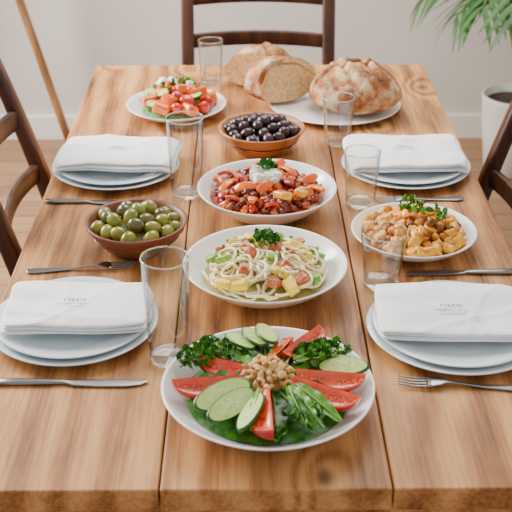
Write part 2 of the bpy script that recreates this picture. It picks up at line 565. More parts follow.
box('floor', (0, 1.7, -0.05), (4.4, 5.4, 0.1), 'floor')
box('wall_back', (0, 4.35, 1.3), (4.4, 0.1, 2.6), 'wall')
box('wall_right', (2.15, 1.65, 1.3), (0.1, 5.3, 2.6), 'wall')
wl = empty('wall_left', (-2.15, 0, 0))
box('panel_low', (0, 1.65, 0.45), (0.1, 5.3, 0.9), 'wall', wl)
box('panel_top', (0, 1.65, 2.45), (0.1, 5.3, 0.3), 'wall', wl)
box('panel_near', (0, 0.1, 1.6), (0.1, 2.2, 1.4), 'wall', wl)
box('panel_far', (0, 3.85, 1.6), (0.1, 0.9, 1.4), 'wall', wl)
wn = empty('window_1', (-2.15, 2.3, 1.6))
box('frame_top', (0, 0, 0.68), (0.08, 2.18, 0.04), 'trim', wn)
box('frame_bottom', (0, 0, -0.68), (0.08, 2.18, 0.04), 'trim', wn)
box('frame_side_a', (0, 1.07, 0), (0.08, 0.04, 1.32), 'trim', wn)
box('frame_side_b', (0, -1.07, 0), (0.08, 0.04, 1.32), 'trim', wn)
box('mullion', (0, 0, 0), (0.05, 0.04, 1.32), 'trim', wn)
box('baseboard_back', (0, 4.29, 0.055), (4.18, 0.02, 0.11), 'trim', None, 0.004)
box('baseboard_left', (-2.09, 1.6, 0.055), (0.02, 5.2, 0.11), 'trim', None, 0.004)
box('baseboard_right', (2.09, 1.6, 0.055), (0.02, 5.2, 0.11), 'trim', None, 0.004)

# ================= table =================
Y0, Y1, HW = 1.11, 2.98, 0.479
tb = empty('dining_table', (0, (Y0 + Y1) / 2, 0))
TL = Y1 - Y0
w = 2 * HW / 3
for i in range(3):
    mb = MB()
    hx, hy, hz = w / 2 - 0.0012, TL / 2, 0.019
    v = [(x, y, z) for x in (-hx, hx) for y in (-hy, hy) for z in (-hz, hz)]
    f = [(0, 1, 3, 2), (4, 6, 7, 5), (0, 4, 5, 1), (2, 3, 7, 6), (0, 2, 6, 4), (1, 5, 7, 3)]
    mb.add(v, f, 'table', None, False)
    ob = mb.obj('plank', tb, ((i - 1) * w, 0, TZ - 0.019))
    md = ob.modifiers.new('bevel', 'BEVEL'); md.width = 0.003; md.segments = 3
for sx in (-1, 1):
    box('apron_side', (sx * 0.41, 0, 0.66), (0.024, TL - 0.2, 0.1), 'table', tb)
for sy in (-1, 1):
    box('apron_end', (0, sy * (TL / 2 - 0.07), 0.66), (0.74, 0.024, 0.1), 'table', tb)
    for sx in (-1, 1):
        mb = MB()
        loft(mb, [(0, 0, 0, 0.024, 0.024), (0.3, 0, 0, 0.03, 0.03), (0.55, 0, 0, 0.036, 0.036), (0.7115, 0, 0, 0.036, 0.036)], 'table', n=24, p=8, ax='Z')
        mb.obj('leg', tb, (sx * 0.41, sy * (TL / 2 - 0.07), 0))

# ================= chairs =================
def chair(loc, rz, W=0.42, H=1.0):
    e = empty('dining_chair', loc, (0, 0, rz))
    hw = W / 2
    mb = MB()
    v, f = RCS
    mb.add(v, f, 'chair', T((0, 0, 0.445), (0, 0, 0), (hw + 0.01, 0.215, 0.014)))
    mb.obj('seat', e)
    yb = lambda z: 0.2 + max(0, z - 0.45) * 0.22 + max(0, z - 0.45) ** 2 * 0.1
    for sx in (-1, 1):
        mb = MB()
        secs = []
        for k in range(15):
            z = H * k / 14
            y = yb(z) + (0.03 * (1 - z / 0.45) if z < 0.45 else 0)
            secs.append((z, sx * hw, y, 0.021, 0.016 + 0.004 * math.sin(pi * z / H)))
        loft(mb, secs, 'chair', n=16, p=4, ax='Z')
        mb.obj('back_post', e)
        mb = MB()
        loft(mb, [(0, sx * (hw - 0.015), -0.185, 0.014, 0.014), (0.43, sx * (hw - 0.01), -0.18, 0.02, 0.02)], 'chair', n=16, p=4, ax='Z')
        mb.obj('front_leg', e)
        mb = MB()
        loft(mb, [(-0.17, sx * (hw - 0.012), 0.2, 0.008, 0.014), (0.21, sx * (hw - 0.006), 0.2, 0.008, 0.014)], 'chair', ax='Y', p=4)
        mb.obj('side_stretcher', e)
    for (zc, hh) in ((0.575, 0.02), (0.715, 0.024), (0.845, 0.024), (0.955, 0.04)):
        mb = MB()
        secs = []
        for k in range(17):
            t = -1 + 2 * k / 16
            y = yb(zc) + 0.028 * (1 - t * t)
            secs.append((t * hw, y, zc + 0.006 * (1 - t * t), 0.009, hh))
        loft(mb, secs, 'chair', p=4)
        mb.obj('back_rail', e)
    mb = MB()
    loft(mb, [(-hw, -0.18, 0.40, 0.01, 0.03), (hw, -0.18, 0.40, 0.01, 0.03)], 'chair', p=6)
    mb.obj('seat_apron', e)
    return e
chair((0.0, 3.07, 0), 0, W=0.456)
chair((-0.262, 2.1, 0), pi / 2, W=0.38)
chair((0.262, 2.06, 0), -pi / 2, W=0.38)

# ================= tripod lamp =================
lp = empty('tripod_floor_lamp', (-1.09, 4.0, 0))
apex = Vector((0.0, 0.0, 1.45))
for (bx, by) in ((0.31, 0.15), (-0.31, 0.15), (0.0, -0.36)):
    mb = MB()
    pts = [Vector((bx, by, 0.012)).lerp(apex, k / 8) for k in range(9)]
    tube(mb, pts, [0.017] * 9, 'pole', n=12)
    mb.obj('leg', lp)
mb = MB(); lathe(mb, [(0, 1.42), (0.05, 1.42), (0.05, 1.47), (0.012, 1.48), (0.012, 1.56), (0, 1.56)], 'brass', 32); mb.obj('hub', lp)
mb = MB(); lathe(mb, [(0.22, 1.5), (0.16, 1.8), (0.157, 1.8), (0.217, 1.5), (0.22, 1.5)], 'shade', 48); mb.obj('shade', lp)

# ================= plant =================
rng = random.Random(5)
pl = empty('potted_palm', (1.02, 3.93, 0))
mb = MB()
lathe(mb, [(0, 0), (0.085, 0), (0.095, 0.01), (0.12, 0.2), (0.13, 0.31), (0.132, 0.325), (0.122, 0.325), (0.118, 0.29), (0, 0.29)], 'planter', 48)
mb.obj('planter', pl)
mb = MB(); lathe(mb, [(0.117, 0.295), (0.06, 0.302), (0, 0.305)], 'soil', 32); mb.obj('soil', pl)
mb = MB()
for k in range(15):
    az = 2 * pi * k / 15 + rng.uniform(-0.2, 0.2)
    reach = rng.uniform(0.26, 0.44); top = rng.uniform(0.5, 0.88)
    dx, dy = math.cos(az), math.sin(az)
    if dy > 0: dy *= 0.35
    pts = []
    for i in range(15):
        t = i / 14
        r = reach * t ** 1.5
        z = 0.3 + top * (math.sin(t * 2.1) / math.sin(pi / 2)) * (1 - 0.15 * t)
        pts.append(Vector((dx * r, dy * r, z)))
    tube(mb, pts, [0.006 - 0.004 * i / 14 for i in range(15)], 'stem', n=6)
    for i in range(4, 15):
        t = (pts[min(i + 1, 14)] - pts[i - 1]).normalized()
        side = t.cross(Vector((0, 0, 1)))
        if side.length < 0.05: side = Vector((-dy, dx, 0))
        side.normalize()
        for s in (-1, 1):
            L = 0.18 * math.sin(pi * (0.15 + 0.8 * (i - 4) / 11)) + 0.04
            d = (side * s * 0.8 + t * 0.7 + Vector((0, 0, -0.15))).normalized()
            wv = t.cross(d).cross(d).normalized() * 0.012
            verts = []; faces = []
            for q in range(6):
                u = q / 5
                c = pts[i] + d * L * u + Vector((0, 0, -0.07 * u * u))
                ww = wv * math.sin(pi * (0.12 + 0.86 * u))
                verts += [c - ww, c + Vector((0, 0, -0.003)), c + ww]
            for q in range(5):
                o = q * 3
                faces += [[o, o + 1, o + 4, o + 3], [o + 1, o + 2, o + 5, o + 4]]
            mb.add(verts, faces, 'leaf')
for v in mb.v:
    if v.y > 0.26: v.y = 0.26 + (v.y - 0.26) * 0.1
mb.obj('fronds', pl)

# ================= front vegetable salad =================
rng = random.Random(11)
D = math.radians
def lay(x, y, az, z=0.045, tilt=0.0, roll=0.0):
    return Matrix.Translation((x, y, z)) @ Matrix.Rotation(az, 4, 'Z') @ Matrix.Rotation(tilt, 4, 'Y') @ Matrix.Rotation(roll, 4, 'X')
sb = empty('vegetable_salad_bowl', (-0.008, 1.297, TZ))
R, H = 0.16, 0.045
mb = MB(); lathe(mb, bowlprof(R, H, 0.075, 0.005), 'white', 96); mb.obj('bowl', sb)
mb = MB(); mound(mb, 0.124, 0.027, 0.014, 'kale', rng)
for k in range(18):
    a = 2 * pi * k / 18 + rng.uniform(-0.15, 0.15)
    longleaf(mb, 0.095, 0.018, ['kale', 'kale2', 'kdark'][k % 3], lay(0.03 * math.cos(a), 0.03 * math.sin(a), a, 0.05, -0.02, rng.uniform(-0.4, 0.4)), rng)
mb.obj('salad_leaves', sb)
mb = MB()
for (x, y, az, L, R_, roll, z) in ((-0.088, -0.012, 186, 0.055, 0.034, -0.42, 0.063),
                      (-0.062, 0.034, 158, 0.044, 0.028, -0.5, 0.062),
                      (0.052, 0.094, 232, 0.05, 0.034, -0.3, 0.062),
                      (0.026, 0.07, 60, 0.034, 0.022, -0.3, 0.060),
                      (0.094, 0.002, 172, 0.052, 0.032, -0.42, 0.062),
                      (0.084, -0.034, 150, 0.056, 0.035, -0.4, 0.062),
                      (0.004, -0.088, 92, 0.052, 0.040, -0.25, 0.062)):
    wedge(mb, L, R_, 1.35, lay(x, y, D(az), z, 0.0, roll), bend=0.004)
mb.obj('tomato_wedges', sb)
mb = MB()
for (x, y, az, rx, ry, z, ti, ro) in ((0.0, 0.113, 100, 0.036, 0.019, 0.061, 0.12, 0.35), (-0.02, 0.108, 108, 0.036, 0.019, 0.058, 0.12, 0.35), (-0.042, 0.1, 124, 0.036, 0.019, 0.055, 0.1, 0.3),
                              (-0.066, -0.056, 212, 0.048, 0.022, 0.064, 0.1, -0.4), (-0.054, -0.074, 224, 0.045, 0.019, 0.059, 0.1, -0.4),
                              (0.114, 0.024, 172, 0.04, 0.018, 0.058, 0.1, -0.3), (0.1, 0.034, 165, 0.04, 0.018, 0.057, 0.1, -0.25),
                              (-0.026, -0.092, 250, 0.042, 0.016, 0.061, 0.1, 0.4)):
    cuke(mb, rx, ry, 0.0055, lay(x, y, D(az), z, ti, ro))
mb.obj('cucumber_slices', sb)
mb = MB()
greens(mb, (-0.108, 0.052, 0.052), 0.027, 80, 0.009, ['kale', 'kale', 'kale2'], rng, 0.022, 1.1)
greens(mb, (-0.08, 0.08, 0.05), 0.025, 56, 0.009, ['kale', 'kale', 'kale2'], rng, 0.02, 1.1)
greens(mb, (0.07, 0.058, 0.052), 0.025, 74, 0.009, ['kale', 'kale', 'kale2'], rng, 0.024, 1.1)
greens(mb, (0.1, 0.066, 0.05), 0.026, 60, 0.009, ['kale', 'kale2'], rng, 0.02, 1.1)
for (x, y, az, L, W, m_) in ((0.03, -0.04, -68, 0.09, 0.014, 'kale2'), (0.04, -0.035, -52, 0.095, 0.012, 'kale2'), (0.035, -0.05, -60, 0.085, 0.011, 'kale'), (0.03, -0.045, -76, 0.08, 0.010, 'kale'),
                        (-0.014, -0.045, -100, 0.085, 0.007, 'kale2'), (0.04, 0.03, 42, 0.09, 0.012, 'kale2'), (0.04, 0.02, 28, 0.09, 0.010, 'kale')):
    longleaf(mb, L, W, m_, lay(x, y, D(az), 0.066, 0.03, rng.uniform(-0.5, 0.5)), rng)
greens(mb, (0.055, -0.09, 0.052), 0.02, 34, 0.009, ['kale', 'kale2'], rng, 0.014)
greens(mb, (0.01, -0.124, 0.042), 0.018, 14, 0.008, ['kale', 'kale2'], rng, 0.006)
greens(mb, (-0.07, -0.095, 0.044), 0.016, 16, 0.008, ['kale2', 'kale'], rng, 0.006)
mb.obj('kale', sb)
mb = MB()
mound(mb, 0.032, 0.052, 0.016, 'nut', rng)
def walnut(mb, p, s, i):
    v, f = lumpy(ICO3, 0.55, 2.6, i)
    mb.add(v, f, 'nut2' if i % 3 else 'nut', T(p, (i * 1.1, i * 0.7, i * 2.3), (s * 1.25, s * 0.8, s * 0.6)))
for i, (x, y) in enumerate(poisson(0.036, 0.0085, rng)):
    z = 0.058 + 0.018 * (1 - (x * x + y * y) / 0.036 ** 2) + rng.uniform(-0.001, 0.006)
    if i % 2:
        walnut(mb, (x, y, z), rng.uniform(0.006, 0.0085), i)
    else:
        strip(mb, 0.006, 3.0, 0.0035, 0.0025, rng.choice(['nut2', 'nut']), T((x, y, z + 0.002), (rng.uniform(-1.2, 1.2), rng.uniform(-0.6, 0.6), rng.random() * 6)))
mb.obj('walnut_topping', sb)

# ================= pasta salad =================
rng = random.Random(22)
ps = empty('pasta_salad_bowl', (-0.006, 1.661, TZ))
R, H = 0.148, 0.055
mb = MB(); lathe(mb, bowlprof(R, H, 0.065, 0.005, p=1.5), 'white', 96); mb.obj('bowl', ps)
Rf, z0, hm = 0.115, 0.036, 0.024
mz = lambda x, y: z0 + hm * (1 - (x * x + y * y) / Rf ** 2)
mb = MB(); mound(mb, Rf, z0 - 0.008, hm, 'sauce_cream', rng)
def noodle(ccx, ccy, up, n=20):
    ar = rng.uniform(0.012, 0.03); a0 = rng.random() * 6; sp = rng.uniform(2.8, 6.5); wv = rng.uniform(0.002, 0.006)
    ex = rng.uniform(0.6, 1.3)
    pts = []
    for k in range(n):
        g = a0 + sp * k / (n - 1)
        x, y = ccx + ar * ex * math.cos(g), ccy + ar * math.sin(g)
        rr = math.hypot(x, y)
        if rr > 0.111: x *= 0.111 / rr; y *= 0.111 / rr
        pts.append((x, y, mz(x, y) + up + wv * math.sin(g * 1.5 + a0)))
    tube(mb, pts, 0.0027, 'noodle', n=8)
for i in range(75):
    a = rng.random() * 2 * pi; r = 0.1 * math.sqrt(rng.random())
    noodle(r * math.cos(a), r * math.sin(a), rng.uniform(0.0, 0.006))
for i in range(46):
    a = rng.random() * 2 * pi; r = 0.09 * math.sqrt(rng.random())
    noodle(r * math.cos(a), r * math.sin(a), rng.uniform(0.010, 0.018))
mb.obj('noodles', ps)
mb = MB()
for i, (x, y) in enumerate(poisson(0.104, 0.0245, rng)):
    if math.hypot(x + 0.005, y - 0.03) < 0.02: continue
    k = ['cheese', 'ham', 'avo', 'ham', 'cheese', 'avo', 'none', 'none'][rng.randrange(8)]
    if k == 'none': continue
    s = rng.uniform(0.0095, 0.0125)
    sc = {'cheese': (s * 1.45, s * 0.95, s * 0.65), 'ham': (s * 1.05, s, s * 0.75), 'avo': (s * 1.2, s * 0.8, s * 0.7)}[k]
    v, f = lumpy(RC, 0.14, 1.1, i)
    mb.add(v, f, k, T((x, y, mz(x, y) + 0.012), (rng.uniform(-0.6, 0.6), rng.uniform(-0.6, 0.6), rng.random() * 3), sc))
mb.obj('diced_toppings', ps)
mb = MB(); greens(mb, (-0.002, 0.034, mz(0, 0.03) + 0.014), 0.024, 64, 0.009, ['parsley', 'parsley', 'kale'], rng, 0.026, 1.0)
for i in range(16):
    a = rng.random() * 6.28; r = 0.09 * math.sqrt(rng.random()); x, y = r * math.cos(a), r * math.sin(a)
    ruffle(mb, 0.006, 'parsley', T((x, y, mz(x, y) + 0.019), (rng.uniform(-.5, .5), rng.uniform(-.5, .5), a)), rng)
mb.obj('parsley', ps)

# ================= roasted pepper stew =================
rng = random.Random(33)
st = empty('roasted_pepper_stew_bowl', (0.003, 1.981, TZ))
R, H = 0.144, 0.06
mb = MB(); lathe(mb, bowlprof(R, H, 0.062, 0.005, p=1.5), 'white', 96); mb.obj('bowl', st)
Rf, z0, hm = 0.118, 0.042, 0.022
mz = lambda x, y: z0 + hm * (1 - (x * x + y * y) / Rf ** 2)
mb = MB(); mound(mb, Rf, z0 - 0.001, hm, 'sauce', rng)
for i, (x, y) in enumerate(poisson(0.108, 0.0125, rng)):
    if math.hypot(x, y - 0.015) < 0.024: continue
    k = rng.choice(['red', 'bean', 'sauce', 'bean', 'char', 'orange', 'bean'])
    s = rng.uniform(0.006, 0.011)
    v, f = lumpy(ICO3, 0.55, 1.9, i)
    mb.add(v, f, k, T((x, y, mz(x, y) + 0.004), (rng.uniform(-0.8, 0.8), rng.uniform(-0.8, 0.8), rng.random() * 3), (s * 1.3, s * 0.85, s * 0.8)))
mb.obj('beans_and_sauce', st)
mb = MB()
for i, (x, y) in enumerate(poisson(0.1, 0.034, rng)):
    if math.hypot(x, y - 0.015) < 0.03: continue
    k = ['orange', 'red', 'orange', 'orange', 'yellow', 'red'][i % 6]
    big = 1.25 if k == 'orange' else 1.0
    strip(mb, rng.uniform(0.024, 0.04) * big, rng.uniform(1.0, 1.6), rng.uniform(0.009, 0.014), 0.0036, k,
          lay(x, y, rng.random() * 6.28, mz(x, y) + 0.015, rng.uniform(-0.4, 0.4), rng.uniform(-0.9, 0.9)))
for (x, y, az) in ((0.07, -0.045, 20), (0.03, -0.066, 40)):
    v, f = lumpy(RC, 0.1, 1.1, x * 100)
    mb.add(v, f, 'yellow', T((x, y, mz(x, y) + 0.013), (0.3, 0.2, az), (0.018, 0.012, 0.008)))
mb.obj('pepper_strips', st)
mb = MB()
for i in range(40):
    a = rng.random() * 6.28; r = 0.028 * math.sqrt(rng.random())
    v, f = lumpy(RC, 0.4, 1.5, i)
    mb.add(v, f, 'cream', T((r * math.cos(a) - 0.002, r * math.sin(a) + 0.008, mz(0, 0) + 0.010 + rng.random() * 0.012), (i, i, i), rng.uniform(0.006, 0.0095)))
mb.obj('feta', st)
mb = MB(); greens(mb, (0.0, 0.028, mz(0, 0) + 0.024), 0.016, 38, 0.0095, ['parsley'], rng, 0.018, 1.0); mb.obj('parsley', st)

# ================= roasted chickpea bowl =================
rng = random.Random(41)
cp = empty('roasted_chickpea_bowl', (0.286, 1.825, TZ))
R, H = 0.122, 0.038
mb = MB(); lathe(mb, bowlprof(R, H, 0.06, 0.005), 'white', 96); mb.obj('bowl', cp)
Rf, z0, hm = 0.1, 0.024, 0.03
mz = lambda x, y: z0 + hm * (1 - (x * x + y * y) / Rf ** 2)
mb = MB(); mound(mb, Rf, z0 - 0.003, hm, 'char', rng)
for i, (x, y) in enumerate(poisson(0.094, 0.0145, rng)):
    k = rng.choice(['pot', 'pot', 'chick', 'chick', 'char', 'pot'])
    s = rng.uniform(0.008, 0.0115)
    v, f = lumpy(RC if k == 'pot' else ICO3, 0.3, 1.6, i)
    mb.add(v, f, k, T((x, y, mz(x, y) + 0.004), (rng.uniform(-0.6, 0.6), rng.uniform(-0.6, 0.6), rng.random() * 3), (s * (1.4 if k == 'pot' else 1), s * 0.95, s * 0.85)))
for i in range(14):
    a = rng.random() * 6.28; r = 0.07 * math.sqrt(rng.random())
    x, y = r * math.cos(a), r * math.sin(a)
    strip(mb, 0.016, rng.uniform(1.2, 2.4), 0.008, 0.003, rng.choice(['pot', 'chick', 'char', 'yellow']), lay(x, y, a * 3, mz(x, y) + 0.016, 0.2, rng.uniform(-1, 1)))
mb.obj('chickpeas_and_potatoes', cp)
mb = MB(); greens(mb, (0.03, -0.005, mz(0.02, 0) + 0.016), 0.03, 24, 0.009, ['parsley', 'kale2'], rng, 0.012); greens(mb, (0.0, 0.045, mz(0, 0.04) + 0.014), 0.022, 26, 0.010, ['parsley', 'kale2'], rng, 0.014); mb.obj('herbs', cp)

# ================= olive bowls =================
def olivebowl(name, loc, R, H, matb, mats, orad, seed, pit):
    rng = random.Random(seed)
    e = empty(name, loc)
    mb = MB(); lathe(mb, bowlprof(R, H, R * 0.5, 0.007, p=1.35), matb, 80); mb.obj('bowl', e)
    mb = MB(); Rf = R * 0.86; z0 = H * 0.74; hm = H * 0.45
    mound(mb, Rf, z0 - 0.01, hm, mats[-1], rng)
    for i, (x, y) in enumerate(poisson(R * 0.8, orad * 1.75, rng, 6000)):
        z = z0 + hm * (1 - (x * x + y * y) / Rf ** 2) + rng.uniform(-0.003, 0.005)
        mt = T((x, y, z), (rng.uniform(-0.5, 0.5), rng.uniform(-0.7, 0.7), rng.random() * 6.28))
        mb.add(ICO3[0], ICO3[1], rng.choice(mats), mt @ T((0, 0, 0), (0, 0, 0), (orad * 1.18, orad * 0.95, orad * 0.95)))
        if pit:
            mb.add(ICO2[0], ICO2[1], 'pit', mt @ T((orad * 1.12, 0, 0), (0, 0, 0), (orad * 0.12, orad * 0.22, orad * 0.22)))
    mb.obj('olives', e)
olivebowl('green_olive_bowl', (-0.252, 1.819, TZ), 0.099, 0.062, 'terra', ['golive', 'golive', 'golive', 'golive2'], 0.0145, 4, True)
olivebowl('black_olive_bowl', (-0.003, 2.313, TZ), 0.102, 0.062, 'bwood', ['bolive'], 0.0135, 8, False)

# ================= tomato salad plate (back left) =================
rng = random.Random(51)
ts = empty('tomato_salad_plate', (-0.219, 2.576, TZ))
mb = MB(); lathe(mb, bowlprof(0.129, 0.028, 0.07, 0.005), 'white', 80); mb.obj('plate', ts)
mb = MB(); mound(mb, 0.088, 0.012, 0.034, 'kale', rng)
mz = lambda x, y: 0.018 + 0.036 * (1 - (x * x + y * y) / 0.088 ** 2)
for i, (x, y) in enumerate(poisson(0.086, 0.026, rng)):
    k = ['tskin', 'orange', 'cuke', 'orange', 'tskin', 'orange', 'green'][i % 7]
    if k == 'cuke':
        cuke(mb, 0.02, 0.018, 0.007, lay(x, y, rng.random() * 6, mz(x, y) + 0.014, rng.uniform(-0.8, 0.8), rng.uniform(-0.8, 0.8)))
    elif k == 'green':
        greens(mb, (x, y, mz(x, y)), 0.014, 12, 0.012, ['kale2', 'kale'], rng, 0.015)
    elif k == 'orange':
        s = rng.uniform(0.014, 0.018)
        v, f = lumpy(RC, 0.12, 1.2, i)
        mb.add(v, f, k, T((x, y, mz(x, y) + 0.009), (rng.uniform(-.5, .5), rng.uniform(-.5, .5), rng.random() * 3), (s * 1.3, s * 0.9, s * 0.8)))
    else:
        s = rng.uniform(0.015, 0.019)
        v, f = lumpy(ICO3, 0.12, 1.2, i)
        mb.add(v, f, k, T((x, y, mz(x, y) + 0.006), (rng.random(), rng.random(), rng.random() * 3), (s * 1.15, s, s * 0.85)))
greens(mb, (0.0, 0.03, 0.062), 0.055, 20, 0.012, ['kale2', 'parsley'], rng, 0.015)
for (x, y) in ((-0.01, 0.04), (0.035, 0.02), (-0.04, 0.035)):
    v, f = lumpy(RC, 0.2, 1.2, x * 100)
    mb.add(v, f, 'cream', T((x, y, 0.072), (0.3, 0.4, x * 50), (0.014, 0.009, 0.007)))
mb.obj('tomato_salad', ts)

# ================= bread =================
bp_ = empty('bread_plate', (0.192, 2.617, TZ))
mb = MB(); lathe(mb, bowlprof(0.173, 0.016, 0.11, 0.005, p=1.3), 'white', 96); mb.obj('plate', bp_)
def loaf(loc, rx, ry, h, seed, cut=None, rz=0.0, score=None):
    v, f = ICO5
    off = Vector((seed * 2.3, seed, seed * 1.3))
    vs = []
    for p in v:
        q = Vector(p)
        k = 1 + 0.06 * noise.noise(q * 1.6 + off) + 0.02 * noise.noise(q * 6 + off) + 0.010 * noise.noise(q * 18 + off)
        x, y, z = q.x * rx * k, q.y * ry * k, q.z
        z = (abs(z) ** 0.85) * (h * 0.72) * k if z > 0 else z * h * 0.28
        z += h * 0.28
        z = max(z, 0.0)
        if score and q.z > 0.1:
            for (ax, off2, wd) in score:
                d = (q.x * math.cos(ax) + q.y * math.sin(ax)) - off2 - 0.12 * math.sin(3 * (q.x * -math.sin(ax) + q.y * math.cos(ax)))
                g = math.exp(-(d / wd) ** 2)
                z -= 0.10 * h * g * min(1, (q.z - 0.1) * 3)
                z += 0.05 * h * math.exp(-((d - 2.2 * wd) / wd) ** 2) * min(1, (q.z - 0.1) * 3)
        vs.append(Vector((x, y, z)))
    mb = MB()
    fm = ['crust'] * len(f)
    if cut:
        n = Vector((math.cos(cut[0]), math.sin(cut[0]), cut[2] if len(cut) > 2 else 0)).normalized(); dd = cut[1]
        flag = [p.dot(n) > dd for p in vs]
        vs = [p - n * (p.dot(n) - dd) if fl else p for p, fl in zip(vs, flag)]
        fm = ['crumb' if all(flag[i] for i in g) else 'crust' for g in f]
    mb.add(vs, f, None, None, True, fm)
    return mb.obj('bread_loaf', None, loc, (0, 0, rz))
loaf((0.240, 2.585, TZ + 0.012), 0.118, 0.112, 0.118, 1, score=((0.5, 0.25, 0.06), (0.5, -0.3, 0.06), (2.1, 0.1, 0.05)))
loaf((0.056, 2.635, TZ + 0.019), 0.1, 0.088, 0.11, 2, cut=(-0.95, 0.03, 0.15), score=((2.2, -0.3, 0.06),))
loaf((0.002, 2.795, TZ), 0.096, 0.075, 0.112, 3, cut=(-1.9, 0.035), score=((0.6, 0.1, 0.06),))

# ================= plates, napkins =================
def plate(loc, R, mat='plate'):
    prof = [(0, 0.002), (R * 0.56, 0.002), (R * 0.57, 0), (R * 0.62, 0), (R * 0.66, 0.003), (R * 0.8, 0.009), (R * 0.93, 0.014), (R, 0.0175), (R * 1.002, 0.0185), (R * 0.995, 0.0195),
            (R * 0.93, 0.0175), (R * 0.8, 0.0125), (R * 0.7, 0.0085), (R * 0.63, 0.0065), (0, 0.006)]
    mb = MB(); lathe(mb, prof, mat, 96)
    return mb.obj('dinner_plate', None, loc)

def napkin(loc, W, Dp, rz, seed, text, trot=0.0):
    e = empty('folded_napkin', loc, (0, 0, rz))
    def wave(x, y):
        a = 0.009 * noise.noise(Vector((x * 7 + seed * 3, y * 8, 0))) + 0.0035 * noise.noise(Vector((x * 16 + y * 12, y * 22 - x * 6, seed)))
        for q in range(4):
            an = seed * 1.3 + q * 0.9
            d = x * math.cos(an) + y * math.sin(an) - 0.03 * (q - 1.5) - 0.012 * math.sin(16 * (y + x))
            a += 0.0018 * math.exp(-(d / 0.007) ** 2)
        return a
    def droop(x, y):
        r = math.hypot(x, y)
        return -0.5 * max(0, r - 0.141)
    nx, ny = 72, 52
    layers = 3; th = 0.0062
    rng = random.Random(seed)
    mb = MB()
    def bulgef(u, vv):
        return 0.006 * (1 - min(1, abs(u)) ** 3) * (1 - min(1, abs(vv)) ** 2.5)
    for l in range(layers):
        w2 = W / 2 - rng.uniform(0, 0.006); d2 = Dp / 2 - rng.uniform(0, 0.006)
        ox, oy = rng.uniform(-0.003, 0.003), rng.uniform(-0.003, 0.003)
        sk = rng.uniform(-0.02, 0.02)
        zc = th * (l + 0.5)
        verts = []; faces = []
        for sgn in (1, -1):
            for j in range(ny + 1):
                vv = math.sin(pi / 2 * (-1 + 2 * j / ny))
                for i in range(nx + 1):
                    u = math.sin(pi / 2 * (-1 + 2 * i / nx))
                    sc = math.sqrt(max(0, 1 - abs(u) ** 30)) * math.sqrt(max(0, 1 - abs(vv) ** 22))
                    cr = 1 - 0.05 * abs(u * vv) ** 5
                    x, y = u * w2 * cr + ox, vv * d2 * cr + oy + sk * u * w2
                    x += 0.009 * noise.noise(Vector((y * 12, seed, l * 0.3))); y += 0.009 * noise.noise(Vector((x * 9, seed + 5, l * 0.3)))
                    z = zc + sgn * th / 2 * sc + wave(x, y) * (l + 0.3) / layers + bulgef(u, vv) * (l / layers) + droop(x, y)
                    verts.append((x, y, max(z, 0.0005 + droop(x, y))))
        o2 = (nx + 1) * (ny + 1)
        for j in range(ny):
            for i in range(nx):
                a = j * (nx + 1) + i
                faces.append([a, a + 1, a + nx + 2, a + nx + 1])
                faces.append([o2 + a, o2 + a + nx + 1, o2 + a + nx + 2, o2 + a + 1])
        mb.add(verts, faces, 'linen')
    mb.obj('cloth', e)
    ztop = layers * th
    yy = 0.0
    lt = layers - 1
    for (s, size, mk) in text:
        cu = bpy.data.curves.new('t', 'FONT'); cu.body = s; cu.size = size; cu.align_x = 'CENTER'; cu.resolution_u = 3
        to = bpy.data.objects.new('t', cu); bpy.context.scene.collection.objects.link(to)
        bpy.context.view_layer.update()
        dg = bpy.context.evaluated_depsgraph_get()
        me = bpy.data.meshes.new_from_object(to.evaluated_get(dg))
        bpy.data.objects.remove(to)
        yy -= size * 1.1
        c, sn = math.cos(trot), math.sin(trot)
        for v in me.vertices:
            x, y = v.co.x, v.co.y + yy + 0.018
            x, y = x * c - y * sn, x * sn + y * c
            v.co = (x, y, ztop + wave(x, y) * (lt + 0.3) / layers + bulgef(x / (W / 2), y / (Dp / 2)) * lt / layers + 0.0008)
        me.materials.clear(); me.materials.append(M[mk])
        ob = bpy.data.objects.new('print', me); bpy.context.scene.collection.objects.link(ob); ob.parent = e
    return e

TX = [('risto', 0.021, 'ink'), ('mediterranea', 0.0105, 'ink'), ('cucina e vino', 0.0085, 'ink')]
for (x, y, R) in ((-0.333, 1.528, 0.143), (0.310, 1.502, 0.148), (-0.334, 2.2, 0.143), (0.322, 2.2, 0.145)):
    plate((x, y, TZ), R)
    plate((x, y, TZ + 0.0075), R * 0.93)
zn = TZ + 0.0282
napkin((-0.330, 1.535, zn), 0.248, 0.158, D(1), 1, TX, D(-4))
napkin((0.302, 1.51, zn), 0.252, 0.163, D(-3), 2, TX, D(0))
napkin((-0.332, 2.215, zn), 0.275, 0.185, D(-2), 3, TX[:2], 0)
napkin((0.320, 2.215, zn), 0.27, 0.185, D(1), 4, TX[:2], 0)

